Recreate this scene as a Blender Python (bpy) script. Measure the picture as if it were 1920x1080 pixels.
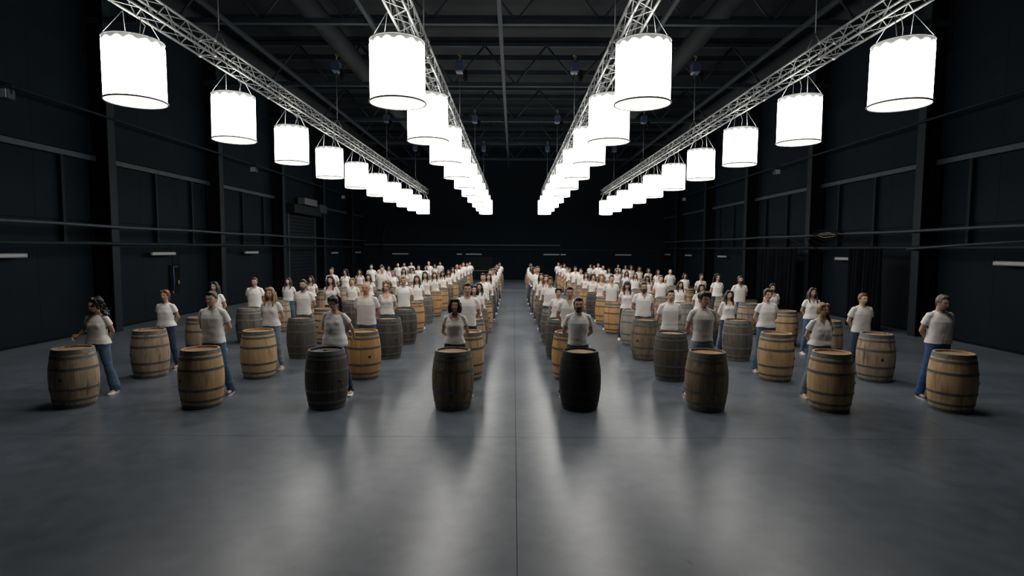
import bpy, math, random
import numpy as np
from mathutils import Vector, Matrix, Euler, noise

# ------------------------------------------------------------------ clear
for o in list(bpy.data.objects): bpy.data.objects.remove(o)
S = bpy.context.scene
COL = S.collection
RND = random.Random(7)
PI = math.pi

# ------------------------------------------------------------------ camera
cd = bpy.data.cameras.new('camera'); cam = bpy.data.objects.new('camera', cd); COL.objects.link(cam)
cd.sensor_width = 36.0; cd.lens = 36.0 * 1052.0 / 1920.0; cd.clip_end = 200
cam.matrix_world = (Matrix.Translation((-0.0425, 0, 2.5413)) @ Matrix.Rotation(0.0024, 4, 'Z')
                    @ Matrix.Rotation(PI / 2 - 0.0693, 4, 'X') @ Matrix.Rotation(0.005, 4, 'Z'))
S.camera = cam

# ------------------------------------------------------------------ world, exposure, lamp strengths
w = bpy.data.worlds.new('world'); S.world = w; w.use_nodes = True
w.node_tree.nodes['Background'].inputs[0].default_value = (0.01, 0.014, 0.02, 1)
w.node_tree.nodes['Background'].inputs[1].default_value = 0.3
S.view_settings.view_transform = 'Standard'; S.view_settings.look = 'None'
S.view_settings.exposure = 0.0; S.view_settings.gamma = 1.0
S.view_settings.use_curve_mapping = False
DOWN_WATTS, UP_WATTS, SHADE_GLOW = 31.0, 1.8, 10.0
LAMP_COLOR = (1.0, 0.96, 0.91)

# ------------------------------------------------------------------ grid of the place
D, DY, Y1 = 2.05, 2.036, 8.897          # spacing of the columns and rows of barrels, depth of the front row
ROWS, COLS = 15, 8
WX, YBACK, YREAR, HCEIL = 12.5, 46.5, -8.0, 11.2
BAYS = [10.5 + 6.2 * i for i in range(6)]

# ------------------------------------------------------------------ helpers
class MB:
    def __init__(s): s.v = []; s.f = []
    def add(s, vs, fs):
        n = len(s.v); s.v += [tuple(p) for p in vs]; s.f += [tuple(i + n for i in q) for q in fs]; return s
    def box(s, a, b):
        x0, y0, z0 = a; x1, y1, z1 = b
        return s.add([(x0,y0,z0),(x1,y0,z0),(x1,y1,z0),(x0,y1,z0),(x0,y0,z1),(x1,y0,z1),(x1,y1,z1),(x0,y1,z1)],
                     [(0,3,2,1),(4,5,6,7),(0,1,5,4),(1,2,6,5),(2,3,7,6),(3,0,4,7)])
    def bevbox(s, a, b, r=0.01):
        x0,y0,z0 = a; x1,y1,z1 = b
        prof = [(z0, r), (z0 + r, 0), (z1 - r, 0), (z1, r)]
        vs = []
        for z, k in prof: vs += [(x0+k,y0+k,z),(x1-k,y0+k,z),(x1-k,y1-k,z),(x0+k,y1-k,z)]
        fs = [(0,3,2,1),(12,13,14,15)]
        for i in range(3):
            for j in range(4):
                fs.append((i*4+j, i*4+(j+1)%4, i*4+4+(j+1)%4, i*4+4+j))
        return s.add(vs, fs)
    def tube(s, pts, rad, n=8, cap=True):
        pts = [Vector(p) for p in pts]
        if not isinstance(rad, (list, tuple)): rad = [rad] * len(pts)
        vs = []; fs = []
        up = None
        for i, p in enumerate(pts):
            a = pts[max(i-1, 0)]; b = pts[min(i+1, len(pts)-1)]
            t = (b - a).normalized()
            if up is None: up = Vector((0, 0, 1)) if abs(t.z) < .9 else Vector((1, 0, 0))
            u = (up - t * up.dot(t))
            if u.length < 1e-4: u = t.orthogonal()
            u.normalize(); up = u; v = t.cross(u)
            for k in range(n):
                an = 2 * PI * k / n
                vs.append(p + (u * math.cos(an) + v * math.sin(an)) * rad[i])
        for i in range(len(pts) - 1):
            for k in range(n):
                fs.append((i*n+k, i*n+(k+1)%n, (i+1)*n+(k+1)%n, (i+1)*n+k))
        if cap:
            fs.append(tuple(range(n-1, -1, -1))); fs.append(tuple((len(pts)-1)*n+k for k in range(n)))
        return s.add(vs, fs)
    def capsule(s, a, b, ra, rb, n=8):                       # a limb piece with rounded ends
        a = Vector(a); b = Vector(b); d = (b - a).normalized()
        pts = [a - d*ra*.98, a - d*ra*.6, a, b, b + d*rb*.6, b + d*rb*.98]
        return s.tube(pts, [ra*.2, ra*.8, ra, rb, rb*.8, rb*.2], n)
    def ell(s, c, r, nu=14, nv=9):
        vs = [(c[0], c[1], c[2] + r[2])]; fs = []
        for i in range(1, nv):
            th = PI * i / nv
            for k in range(nu):
                ph = 2 * PI * k / nu
                vs.append((c[0]+r[0]*math.sin(th)*math.cos(ph), c[1]+r[1]*math.sin(th)*math.sin(ph), c[2]+r[2]*math.cos(th)))
        vs.append((c[0], c[1], c[2] - r[2])); L = len(vs) - 1
        for k in range(nu):
            fs.append((0, 1+k, 1+(k+1)%nu)); fs.append((L, L-nu+(k+1)%nu, L-nu+k))
        for i in range(nv-2):
            for k in range(nu):
                a = 1+i*nu+k; b = 1+i*nu+(k+1)%nu
                fs.append((a, a+nu, b+nu, b))
        return s.add(vs, fs)
    def rings(s, rs, n=24):                                  # rs: (z, rx, ry, cy) closed stack of ellipses
        vs = []; fs = []
        for z, rx, ry, cy in rs:
            for k in range(n):
                an = 2*PI*k/n; c = math.cos(an); q = math.sin(an)
                e = .84
                vs.append((rx*math.copysign(abs(c)**e, c), cy + ry*math.copysign(abs(q)**e, q), z))
        for i in range(len(rs)-1):
            for k in range(n): fs.append((i*n+k, i*n+(k+1)%n, (i+1)*n+(k+1)%n, (i+1)*n+k))
        fs.append(tuple(range(n-1, -1, -1))); fs.append(tuple((len(rs)-1)*n+k for k in range(n)))
        return s.add(vs, fs)
    def revolve(s, prof, n, wob=None, close=False):
        vs = []; fs = []; m = len(prof)
        for k in range(n):
            an = 2*PI*k/n
            for j, (r, z) in enumerate(prof):
                q = r + (wob(k, j) if wob else 0)
                vs.append((q*math.cos(an), q*math.sin(an), z))
        for k in range(n):
            k2 = (k+1) % n
            for j in range(m if close else m-1):
                j2 = (j+1) % m
                fs.append((k*m+j, k2*m+j, k2*m+j2, k*m+j2))
        return s.add(vs, fs)
    def mesh(s, name, smooth=False):
        me = bpy.data.meshes.new(name); me.from_pydata(s.v, [], s.f)
        if smooth: me.polygons.foreach_set('use_smooth', [True]*len(me.polygons))
        me.update(); return me

def obj(name, data, mat=None, parent=None, loc=None, rot=None, link=False):
    o = bpy.data.objects.new(name, data); COL.objects.link(o)
    if parent is not None: o.parent = parent
    if loc is not None: o.location = loc
    if rot is not None: o.rotation_euler = rot
    if mat is not None and data is not None:
        if not data.materials: data.materials.append(mat)
        elif data.materials[0] != mat:
            o.material_slots[0].link = 'OBJECT'; o.material_slots[0].material = mat
    return o
def tag(o, label, cat=None, group=None, kind=None):
    if label: o['label'] = label
    if cat: o['category'] = cat
    if group: o['group'] = group
    if kind: o['kind'] = kind
    return o
def empty(name, loc=(0,0,0), rz=0.0, parent=None):
    e = obj(name, None, None, parent, loc, (0,0,rz)); e.empty_display_size = .2; return e
def quick(name, mat, parent=None, smooth=False, **k):
    """(MB) -> object"""
    def go(mb, loc=None, rot=None): return obj(name, mb.mesh(name, smooth), mat, parent, loc, rot)
    return go

# ------------------------------------------------------------------ materials
def mat(name, color, rough=.6, metal=0.0, spec=.5, noise_amt=0.0, noise_scale=8.0, bump=0.0, bump_scale=60.0, stretch=None,
        emit=None, emit_strength=0.0, rough_amt=0.0, color2=None, obj_random=0.0):
    m = bpy.data.materials.new(name); m.use_nodes = True
    nt = m.node_tree; b = nt.nodes['Principled BSDF']; L = nt.links.new
    b.inputs['Base Color'].default_value = (*color, 1); b.inputs['Roughness'].default_value = rough
    b.inputs['Metallic'].default_value = metal; b.inputs['Specular IOR Level'].default_value = spec
    if emit:
        b.inputs['Emission Color'].default_value = (*emit, 1); b.inputs['Emission Strength'].default_value = emit_strength
    if noise_amt or bump or rough_amt or obj_random:
        tc = nt.nodes.new('ShaderNodeTexCoord'); mp = nt.nodes.new('ShaderNodeMapping')
        if stretch: mp.inputs['Scale'].default_value = stretch
        L(tc.outputs['Object'], mp.inputs['Vector'])
        n = nt.nodes.new('ShaderNodeTexNoise'); n.inputs['Scale'].default_value = noise_scale; n.inputs['Detail'].default_value = 6
        L(mp.outputs['Vector'], n.inputs['Vector'])
        if noise_amt:
            r = nt.nodes.new('ShaderNodeMapRange'); r.inputs[1].default_value = .3; r.inputs[2].default_value = .7
            L(n.outputs['Fac'], r.inputs[0])
            mx = nt.nodes.new('ShaderNodeMix'); mx.data_type = 'RGBA'
            c2 = color2 if color2 else tuple(c*(1-noise_amt) for c in color)
            mx.inputs[6].default_value = (*color, 1); mx.inputs[7].default_value = (*c2, 1)
            L(r.outputs[0], mx.inputs[0]); L(mx.outputs[2], b.inputs['Base Color'])
        if rough_amt:
            r2 = nt.nodes.new('ShaderNodeMapRange'); r2.inputs[1].default_value=.3; r2.inputs[2].default_value=.7
            r2.inputs[3].default_value = rough-rough_amt; r2.inputs[4].default_value = rough+rough_amt
            L(n.outputs['Fac'], r2.inputs[0]); L(r2.outputs[0], b.inputs['Roughness'])
        if bump:
            n2 = nt.nodes.new('ShaderNodeTexNoise'); n2.inputs['Scale'].default_value = bump_scale
            L(mp.outputs['Vector'], n2.inputs['Vector'])
            bp = nt.nodes.new('ShaderNodeBump'); bp.inputs['Strength'].default_value = bump; bp.inputs['Distance'].default_value = .01
            L(n2.outputs['Fac'], bp.inputs['Height']); L(bp.outputs['Normal'], b.inputs['Normal'])
    return m

def floor_mat():
    m = bpy.data.materials.new('polished concrete'); m.use_nodes = True
    nt = m.node_tree; b = nt.nodes['Principled BSDF']; L = nt.links.new
    g = nt.nodes.new('ShaderNodeNewGeometry')
    def nz(scale, detail, dist=0.0, st=None):
        mp = nt.nodes.new('ShaderNodeMapping')
        if st: mp.inputs['Scale'].default_value = st
        L(g.outputs['Position'], mp.inputs['Vector'])
        n = nt.nodes.new('ShaderNodeTexNoise'); n.inputs['Scale'].default_value = scale; n.inputs['Detail'].default_value = detail
        n.inputs['Distortion'].default_value = dist; L(mp.outputs[0], n.inputs['Vector']); return n
    a = nz(.45, 3, .0); c = nz(4.5, 5, .0); e = nz(.8, 2.5, .0, (1.0, .45, 1))
    mix = nt.nodes.new('ShaderNodeMath'); mix.operation = 'MULTIPLY_ADD'; mix.inputs[1].default_value = .5
    L(c.outputs['Fac'], mix.inputs[0]); L(a.outputs['Fac'], mix.inputs[2])
    cr = nt.nodes.new('ShaderNodeValToRGB')
    cr.color_ramp.elements[0].position = .30; cr.color_ramp.elements[0].color = (.034, .043, .055, 1)
    cr.color_ramp.elements[1].position = 1.0; cr.color_ramp.elements[1].color = (.138, .161, .190, 1)
    L(mix.outputs[0], cr.inputs[0]); L(cr.outputs[0], b.inputs['Base Color'])
    r = nt.nodes.new('ShaderNodeMapRange'); r.inputs[1].default_value = .15; r.inputs[2].default_value = .85
    r.inputs[3].default_value = .25; r.inputs[4].default_value = .35
    L(e.outputs['Fac'], r.inputs[0]); L(r.outputs[0], b.inputs['Roughness'])
    b.inputs['Specular IOR Level'].default_value = .27
    return m

def wood_mat(name, c1, c2, stain):
    """oak: colour per stave, long grain, dark run marks"""
    m = bpy.data.materials.new(name); m.use_nodes = True
    nt = m.node_tree; b = nt.nodes['Principled BSDF']; L = nt.links.new
    tc = nt.nodes.new('ShaderNodeTexCoord')
    at = nt.nodes.new('ShaderNodeAttribute'); at.attribute_name = 'stave'
    oi = nt.nodes.new('ShaderNodeObjectInfo')
    s = nt.nodes.new('ShaderNodeMath'); s.operation = 'MULTIPLY_ADD'; s.inputs[1].default_value = 7.31
    L(oi.outputs['Random'], s.inputs[0]); L(at.outputs['Fac'], s.inputs[2])
    wn = nt.nodes.new('ShaderNodeTexWhiteNoise'); wn.noise_dimensions = '1D'; L(s.outputs[0], wn.inputs['W'])
    mp = nt.nodes.new('ShaderNodeMapping'); mp.inputs['Scale'].default_value = (16, 16, 1.6)
    L(tc.outputs['Object'], mp.inputs['Vector'])
    off = nt.nodes.new('ShaderNodeVectorMath'); off.operation = 'ADD'
    cmb = nt.nodes.new('ShaderNodeCombineXYZ'); L(s.outputs[0], cmb.inputs[0]); L(s.outputs[0], cmb.inputs[2])
    L(mp.outputs[0], off.inputs[0]); L(cmb.outputs[0], off.inputs[1])
    g = nt.nodes.new('ShaderNodeTexNoise'); g.inputs['Scale'].default_value = 1.6; g.inputs['Detail'].default_value = 7; g.inputs['Roughness'].default_value = .65
    L(off.outputs[0], g.inputs['Vector'])
    ad = nt.nodes.new('ShaderNodeMath'); ad.operation = 'MULTIPLY_ADD'; ad.inputs[1].default_value = .30
    L(wn.outputs['Value'], ad.inputs[0]); L(g.outputs['Fac'], ad.inputs[2])
    cr = nt.nodes.new('ShaderNodeValToRGB')
    cr.color_ramp.elements[0].position = .34; cr.color_ramp.elements[0].color = (*c2, 1)
    cr.color_ramp.elements[1].position = .84; cr.color_ramp.elements[1].color = (*c1, 1)
    L(ad.outputs[0], cr.inputs[0])
    st = nt.nodes.new('ShaderNodeTexNoise'); st.inputs['Scale'].default_value = 1.0; st.inputs['Detail'].default_value = 5
    mp2 = nt.nodes.new('ShaderNodeMapping'); mp2.inputs['Scale'].default_value = (9, 9, 2.4); L(tc.outputs['Object'], mp2.inputs['Vector'])
    off2 = nt.nodes.new('ShaderNodeVectorMath'); off2.operation = 'ADD'; L(mp2.outputs[0], off2.inputs[0]); L(cmb.outputs[0], off2.inputs[1])
    L(off2.outputs[0], st.inputs['Vector'])
    rr = nt.nodes.new('ShaderNodeMapRange'); rr.inputs[1].default_value = .52; rr.inputs[2].default_value = .76; rr.inputs[4].default_value = stain
    L(st.outputs['Fac'], rr.inputs[0])
    mx = nt.nodes.new('ShaderNodeMix'); mx.data_type = 'RGBA'; mx.inputs[7].default_value = (.016, .013, .011, 1)
    L(rr.outputs[0], mx.inputs[0]); L(cr.outputs[0], mx.inputs[6]); L(mx.outputs[2], b.inputs['Base Color'])
    b.inputs['Roughness'].default_value = .62; b.inputs['Specular IOR Level'].default_value = .35
    bp = nt.nodes.new('ShaderNodeBump'); bp.inputs['Strength'].default_value = .25; bp.inputs['Distance'].default_value = .004
    L(g.outputs['Fac'], bp.inputs['Height']); L(bp.outputs[0], b.inputs['Normal'])
    return m

M = {}
M['floor'] = floor_mat()
M['joint'] = mat('floor joint filler', (.012, .013, .014), .9)
M['wall'] = mat('black blue wall paint', (.0009, .0046, .0084), .8, spec=.12, noise_amt=.45, noise_scale=.7, bump=.1, bump_scale=30)
M['panel'] = mat('dark slate wall panel', (.0011, .0055, .0100), .8, spec=.12, noise_amt=.4, noise_scale=1.1)
M['steel'] = mat('dark grey painted steel', (.024, .037, .047), .6, spec=.25, noise_amt=.35, noise_scale=5)
M['steel_dim'] = mat('charcoal painted steel', (.0055, .0105, .0145), .7, spec=.15, noise_amt=.35, noise_scale=5)
M['stud'] = mat('near black stud paint', (.0035, .0068, .0095), .7, spec=.12, noise_amt=.3, noise_scale=5)
M['web'] = mat('matt black paint', (.003, .003, .004), .95, spec=.1)
M['roof'] = mat('dark roof deck', (.003, .0055, .008), .8, spec=.2, noise_amt=.3, noise_scale=3)
M['roofsteel'] = mat('grey roof steel', (.008, .013, .018), .7, spec=.15, noise_amt=.3, noise_scale=4)
M['alu'] = mat('brushed aluminium', (.20, .21, .215), .5, metal=.3, noise_amt=.25, noise_scale=14)
M['wire'] = mat('grey wire', (.32, .34, .36), .5, metal=.4, noise_amt=.2, noise_scale=30)
M['ring'] = mat('dark grey lamp ring', (.22, .22, .21), .5, metal=.3, noise_amt=.2, noise_scale=20)
M['hoist'] = mat('blue hoist enamel', (.008, .020, .05), .5, noise_amt=.3, noise_scale=12)
M['hook'] = mat('worn yellow hook paint', (.14, .11, .04), .5, noise_amt=.4, noise_scale=20)
M['chain'] = mat('dull chain steel', (.14, .15, .16), .5, metal=.5, noise_amt=.3, noise_scale=40)
M['tube'] = mat('frosted tube cover', (.27, .28, .28), .5, noise_amt=.12, noise_scale=6)
M['white'] = mat('white enamel', (.24, .24, .235), .5, noise_amt=.1, noise_scale=10)
M['curtain'] = mat('black blue drape', (.0012, .0019, .0042), .95, spec=.1, noise_amt=.3, noise_scale=4)
M['doorblue'] = mat('dark blue door paint', (.0022, .0055, .009), .7, spec=.15, noise_amt=.3, noise_scale=2)
M['glass'] = mat('lamp lens glass', (.30, .36, .38), .15, spec=.8, noise_amt=.2, noise_scale=12)
M['yellow'] = mat('yellow cable sheath', (.22, .17, .04), .5, noise_amt=.2, noise_scale=30)
M['bluecable'] = mat('blue cable sheath', (.012, .045, .14), .5, noise_amt=.2, noise_scale=30)
M['red'] = mat('red plastic', (.35, .03, .03), .5, noise_amt=.2, noise_scale=30)
M['hoop'] = mat('dull galvanised hoop', (.135, .147, .146), .5, metal=.35, noise_amt=.45, noise_scale=9, rough_amt=.12)
M['hoop_light'] = mat('pale galvanised hoop', (.24, .25, .24), .5, metal=.35, noise_amt=.4, noise_scale=9, rough_amt=.12)
M['hoop_black'] = mat('black hoop', (.018, .018, .019), .5, metal=.3, noise_amt=.4, noise_scale=9)
M['bung'] = mat('dark bung', (.03, .018, .012), .6, noise_amt=.4, noise_scale=30)
WOODS = {
 'oak':   wood_mat('pale oak', (.56, .37, .19), (.38, .225, .108), .5),
 'amber': wood_mat('amber oak', (.58, .33, .13), (.40, .20, .072), .4),
 'tan':   wood_mat('weathered tan oak', (.42, .31, .205), (.23, .16, .10), .75),
 'brown': wood_mat('stained brown oak', (.28, .195, .115), (.095, .064, .040), .8),
 'grey':  wood_mat('grey weathered oak', (.16, .135, .105), (.06, .049, .038), .7),
 'pale':  wood_mat('silver grey oak', (.38, .345, .29), (.22, .195, .16), .35),
 'dark':  wood_mat('dark weathered oak', (.095, .077, .06), (.032, .026, .021), .8),
 'black': wood_mat('black stained oak', (.013, .011, .010), (.005, .005, .005), .5),
}
HEADWOOD = mat('pale head boards', (.42, .26, .14), .6, noise_amt=.4, noise_scale=3, stretch=(2, 14, 2))
HEADDARK = mat('dark head boards', (.05, .05, .05), .6, noise_amt=.4, noise_scale=3, stretch=(2, 14, 2))
WOODWORD = {'oak': 'pale oak', 'amber': 'amber oak', 'tan': 'weathered tan', 'brown': 'stained brown', 'grey': 'grey weathered',
            'pale': 'silvery grey', 'dark': 'dark weathered', 'black': 'black stained'}
SKIN = [mat('fair skin', (.64, .41, .30), .5, noise_amt=.12, noise_scale=20), mat('warm skin', (.57, .34, .235), .5, noise_amt=.12, noise_scale=20),
        mat('olive skin', (.48, .28, .19), .5, noise_amt=.12, noise_scale=20), mat('tanned skin', (.27, .14, .085), .5, noise_amt=.12, noise_scale=20)]
SHIRT = [mat('white jersey', (.80, .78, .75), .85, spec=.2, noise_amt=.06, noise_scale=5, bump=.15, bump_scale=25),
         mat('off white jersey', (.72, .69, .65), .85, spec=.2, noise_amt=.06, noise_scale=5, bump=.15, bump_scale=25)]
JEANS = {'mid blue': mat('mid blue denim', (.065, .135, .235), .85, noise_amt=.5, noise_scale=6, bump=.2),
         'dark blue': mat('dark blue denim', (.018, .038, .085), .85, noise_amt=.45, noise_scale=6, bump=.2),
         'pale blue': mat('pale blue denim', (.17, .24, .30), .85, noise_amt=.4, noise_scale=6, bump=.2),
         'bright blue': mat('bright blue denim', (.025, .085, .26), .85, noise_amt=.4, noise_scale=6, bump=.2)}
HAIRC = {'k': (.008, .007, .007), 'd': (.022, .014, .010), 'n': (.06, .034, .019), 'y': (.33, .20, .085), 'r': (.17, .055, .02),
         'g': (.10, .10, .10), 'v': (.028, .016, .032)}
HAIR = {k: mat('hair ' + k, c, .42, spec=.45, noise_amt=.5, noise_scale=14, stretch=(3, 3, .6), bump=.3, bump_scale=40) for k, c in HAIRC.items()}
SHOE = {'white': mat('white canvas shoe', (.70, .70, .70), .7, noise_amt=.15, noise_scale=20), 'black': mat('black shoe', (.015, .015, .016), .6, noise_amt=.2, noise_scale=20),
        'red': mat('red canvas shoe', (.30, .05, .04), .7, noise_amt=.2, noise_scale=20), 'cream': mat('cream canvas shoe', (.55, .45, .30), .7, noise_amt=.15, noise_scale=20)}
M['sole'] = mat('rubber sole', (.5, .48, .45), .7, noise_amt=.1, noise_scale=20)
M['eye'] = mat('dark eye', (.012, .009, .008), .25, noise_amt=.1, noise_scale=30)
M['lips'] = mat('lips', (.27, .11, .09), .5, noise_amt=.1, noise_scale=30)
M['shade'] = mat('lit white lamp fabric', (.8, .8, .76), .9, noise_amt=.02, noise_scale=40, stretch=(1, 1, .05), emit=(1.0, .975, .925), emit_strength=SHADE_GLOW)
M['header'] = mat('sheer lamp header', (.5, .5, .48), .9, noise_amt=.1, noise_scale=20, emit=(.55, .56, .53), emit_strength=.40)
M['diffuser'] = mat('lit lamp diffuser', (.8, .78, .7), .9, noise_amt=.02, noise_scale=10, emit=(1.0, .97, .86), emit_strength=1.05)

# ================================================================== THE SETTING
# ---- floor: concrete slabs with open joints
fl = obj('floor', MB().box((-13.2, YREAR, -.25), (13.2, YBACK+.4, -.012)).mesh('floor'), M['joint'])
tag(fl, 'polished dark concrete hall floor', kind='structure')
XC = [-13.2, -6.2, 0.0, 6.2, 13.2]; YC = [YREAR, 1.3, 7.44] + [7.44 + 6.2*i for i in range(1, 7)] + [YBACK+.4]
for i in range(len(XC)-1):
    for j in range(len(YC)-1):
        g = .003
        quick('slab', M['floor'], fl)(MB().box((XC[i]+g, YC[j]+g, -.12), (XC[i+1]-g, YC[j+1]-g, 0)))

def make_wall(side):
    s = -1 if side == 'left' else 1
    x0 = s*WX
    a, b = sorted((x0, x0 + s*.3))
    wl = obj('wall_' + side, MB().box((a, YREAR, 0), (b, YBACK+.4, HCEIL)).mesh('wall'), M['wall'])
    tag(wl, 'black painted %s hall wall with steel columns and rails' % side, kind='structure')
    def bx(name, m, xo0, xo1, ya, yb, za, zb, parent=None):      # xo: distance into the room
        xa, xb = sorted((x0 - s*xo0, x0 - s*xo1))
        return quick(name, m, parent or wl)(MB().bevbox((xa, ya, za), (xb, yb, zb), .006))
    for k, yb in enumerate(BAYS):
        c = bx('column', M['web'], 0, .58, yb, yb+.05, 0, HCEIL)
        bx('flange', M['steel_dim'], .58, .62, yb-.13, yb+.18, 0, HCEIL, c)
        bx('flange', M['web'], .0, .03, yb-.15, yb+.2, 0, HCEIL, c)
    ends = [4.3] + BAYS + [YBACK]
    for k in range(len(ends)-1):
        ya, yb = ends[k]+.06, ends[k+1]-.02
        if yb - ya < 1: continue
        door = side == 'left' and ends[k] > 28 and ends[k] < 30
        n = 3; st = (yb-ya)/n
        for q in range(n):
            p0, p1 = ya+q*st+.003, ya+(q+1)*st-.003
            bx('panel', M['panel'], 0, .035, p0, p1, 5.25, 8.2)
            if not door:
                bx('panel', M['panel'], 0, .03, p0, p1, 3.3, 5.05); bx('panel', M['panel'], 0, .03, p0, p1, .06, 2.6)
        if not door:
            bx('rail', M['steel'], .03, .17, ya+.08, yb, 5.05, 5.2)
            for d in (2.75, 4.9):
                if ya+d < yb-.3: bx('stud', M['stud'], .03, .14, ya+d-.05, ya+d+.05, 2.6, 5.08)
    # long pipes and cable rails
    quick('pipe', M['steel_dim'], wl, True)(MB().tube([(x0-s*.72, y, 6.28) for y in (8, 20, 32, 45)], .035, 8))
    quick('conduit', M['steel'], wl, True)(MB().tube([(x0-s*.68, y, 3.14+.012*math.sin(y)) for y in np.linspace(8, 45, 30)], .045, 8))
    quick('conduit', M['steel_dim'], wl, True)(MB().tube([(x0-s*.68, y, 2.64+.01*math.sin(y*1.7)) for y in np.linspace(8, 45, 30)], .05, 8))
    return wl
WL = make_wall('left'); WR = make_wall('right')
quick('pipe', M['steel'], WR, True)(MB().tube([(11.75, 13.0, 2.78), (11.75, 15.0, 2.70), (11.75, 16.9, 2.60)], .03, 8))

wb = tag(obj('wall_back', MB().box((-13, YBACK, 0), (13, YBACK+.3, HCEIL)).mesh('wall_back'), M['wall']), 'far black end wall of the hall', kind='structure')
for k in range(8):
    quick('panel', M['panel'], wb)(MB().bevbox((-12.4+k*3.1+.012, YBACK-.03, .05), (-12.4+(k+1)*3.1-.012, YBACK, 2.5), .006))
quick('rail', M['steel'], wb)(MB().bevbox((-12.4, YBACK-.16, 2.80), (3.8, YBACK, 2.92), .006))
quick('rail', M['steel_dim'], wb)(MB().bevbox((-12.4, YBACK-.14, 2.45), (12.4, YBACK, 2.53), .006))
quick('conduit', M['steel_dim'], wb, True)(MB().tube([(1.7, YBACK-.1, .05), (1.7, YBACK-.1, 2.8)], .03, 8))
quick('post', M['steel_dim'], wb, True)(MB().tube([(-10.9, YBACK-.35, 2.5), (-10.5, YBACK-.35, 4.6)], .06, 8))
wr = tag(obj('wall_rear', MB().box((-13, YREAR-.3, 0), (13, YREAR, HCEIL)).mesh('wall_rear'), M['wall']), 'black wall behind the viewer', kind='structure')

# ---- doors
d1 = tag(empty('door_1', (-WX+.05, 32.75, 0)), 'tall dark roller door in the left wall', kind='structure')
for dy in (-2.05, 2.05):
    quick('guide_post', M['steel'], d1)(MB().bevbox((0, dy-.07, 0), (.16, dy+.07, 4.6), .008))
for i in range(22):
    quick('slat', M['doorblue'], d1)(MB().bevbox((.03, -1.97, .02+i*.2), (.075, 1.97, .205+i*.2), .012))
quick('roller_housing', M['steel_dim'], d1)(MB().bevbox((0, -2.2, 4.45), (.55, 2.2, 4.95), .03))
quick('motor_box', M['chain'], d1)(MB().bevbox((.1, -.55, 5.02), (.5, 1.5, 5.42), .03))
quick('motor_cover', M['steel'], d1)(MB().bevbox((.1, 1.6, 4.7), (.62, 2.9, 5.2), .03))
d2 = tag(empty('door_2', (-3.0, YBACK-.04, 0)), 'blue grey double door with push bar in the end wall', kind='structure')
for sx in (-1, 1):
    lf = quick('door_leaf', M['doorblue'], d2)(MB().bevbox((min(0, sx*1.25)+.01, -.05, .02), (max(0, sx*1.25)-.01, 0, 1.9), .01))
    if sx > 0: quick('push_bar', M['tube'], lf, True)(MB().tube([(-.35+.05, -.12, .75), (.85, -.12, .75)], .025, 8))

# ---- ceiling and roof steel
ce = tag(obj('ceiling', MB().box((-13, YREAR-.3, HCEIL), (13, YBACK+.4, HCEIL+.2)).mesh('ceiling'), M['roof']), 'dark roof deck over the hall', kind='structure')
for k in range(26):
    y = -6 + 2.07*k
    if y < YBACK: quick('purlin', M['roofsteel'], ce)(MB().bevbox((-12.4, y-.05, 10.72), (12.4, y+.05, 10.95), .01))
for y in [4.3] + BAYS:
    t = quick('roof_truss', M['roofsteel'], ce)(MB().bevbox((-12.45, y-.08, 9.0), (12.45, y+.08, 9.16), .01))
    quick('top_chord', M['roofsteel'], t)(MB().bevbox((-12.45, y-.08, 10.55), (12.45, y+.08, 10.71), .01))
    for k in range(10):
        xa = -12.3 + k*2.46; xb = xa + 2.46
        br = MB().tube([(xa, y, 9.1), (xa+1.23, y, 10.6)], .04, 6); br.tube([(xa+1.23, y, 10.6), (xb, y, 9.1)], .04, 6)
        quick('brace', M['roofsteel'], t, True)(br)
for x in (-8.2, -4.1, -.45, 4.1, 8.2):
    quick('beam', M['roofsteel'], ce)(MB().bevbox((x-.06, 2, 8.86), (x+.06, 45, 8.98), .01))
for x in (-10.3, -6.2, 6.2, 10.3):
    quick('air_duct', M['roof'], ce, True)(MB().tube([(x, 3, 9.75), (x, 46, 9.75)], .33, 14))

# ================================================================== LIGHTING TRUSSES AND LAMPS
TX = [-3*D, -1.92, 2.02, 3*D]; TNAME = ['outer left', 'inner left', 'inner right', 'outer right']
T0, T1, TZ = 8.3, 39.3, 6.35; TS = .15            # truss start, end, bottom chord height, half section
def make_truss():
    parts = []
    for sx in (-1, 1):
        for z in (0, 2*TS): parts.append(('chord', MB().tube([(sx*TS, T0, z), (sx*TS, T1, z)], .024, 8).mesh('chord', True)))
    lac = MB(); n = int((T1-T0)/.62)
    for i in range(n):
        y = T0 + i*.62; yc = y+.31; y2 = y+.62
        for sx in (-1, 1):
            lac.tube([(sx*TS, y, 0), (sx*TS, yc, 2*TS)], .0095, 5, False); lac.tube([(sx*TS, yc, 2*TS), (sx*TS, y2, 0)], .0095, 5, False)
        for z in (0, 2*TS):
            lac.tube([(-TS, y, z), (TS, yc, z)], .0095, 5, False); lac.tube([(TS, yc, z), (-TS, y2, z)], .0095, 5, False)
    parts.append(('lacing', lac.mesh('lacing', True)))
    k = 0; y = T0
    while y < T1 + .1:
        j = MB()
        for sx in (-1, 1):
            for z in (0, 2*TS): j.tube([(sx*TS, y-.06, z), (sx*TS, y+.06, z)], .034, 8)
        j.tube([(-TS, y, 0), (TS, y, 0)], .014, 6); j.tube([(-TS, y, 2*TS), (TS, y, 2*TS)], .014, 6)
        j.tube([(-TS, y, 0), (-TS, y, 2*TS)], .014, 6); j.tube([(TS, y, 0), (TS, y, 2*TS)], .014, 6)
        parts.append(('joint', j.mesh('joint', True))); y += 3.1
    return parts
TP = make_truss()
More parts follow.
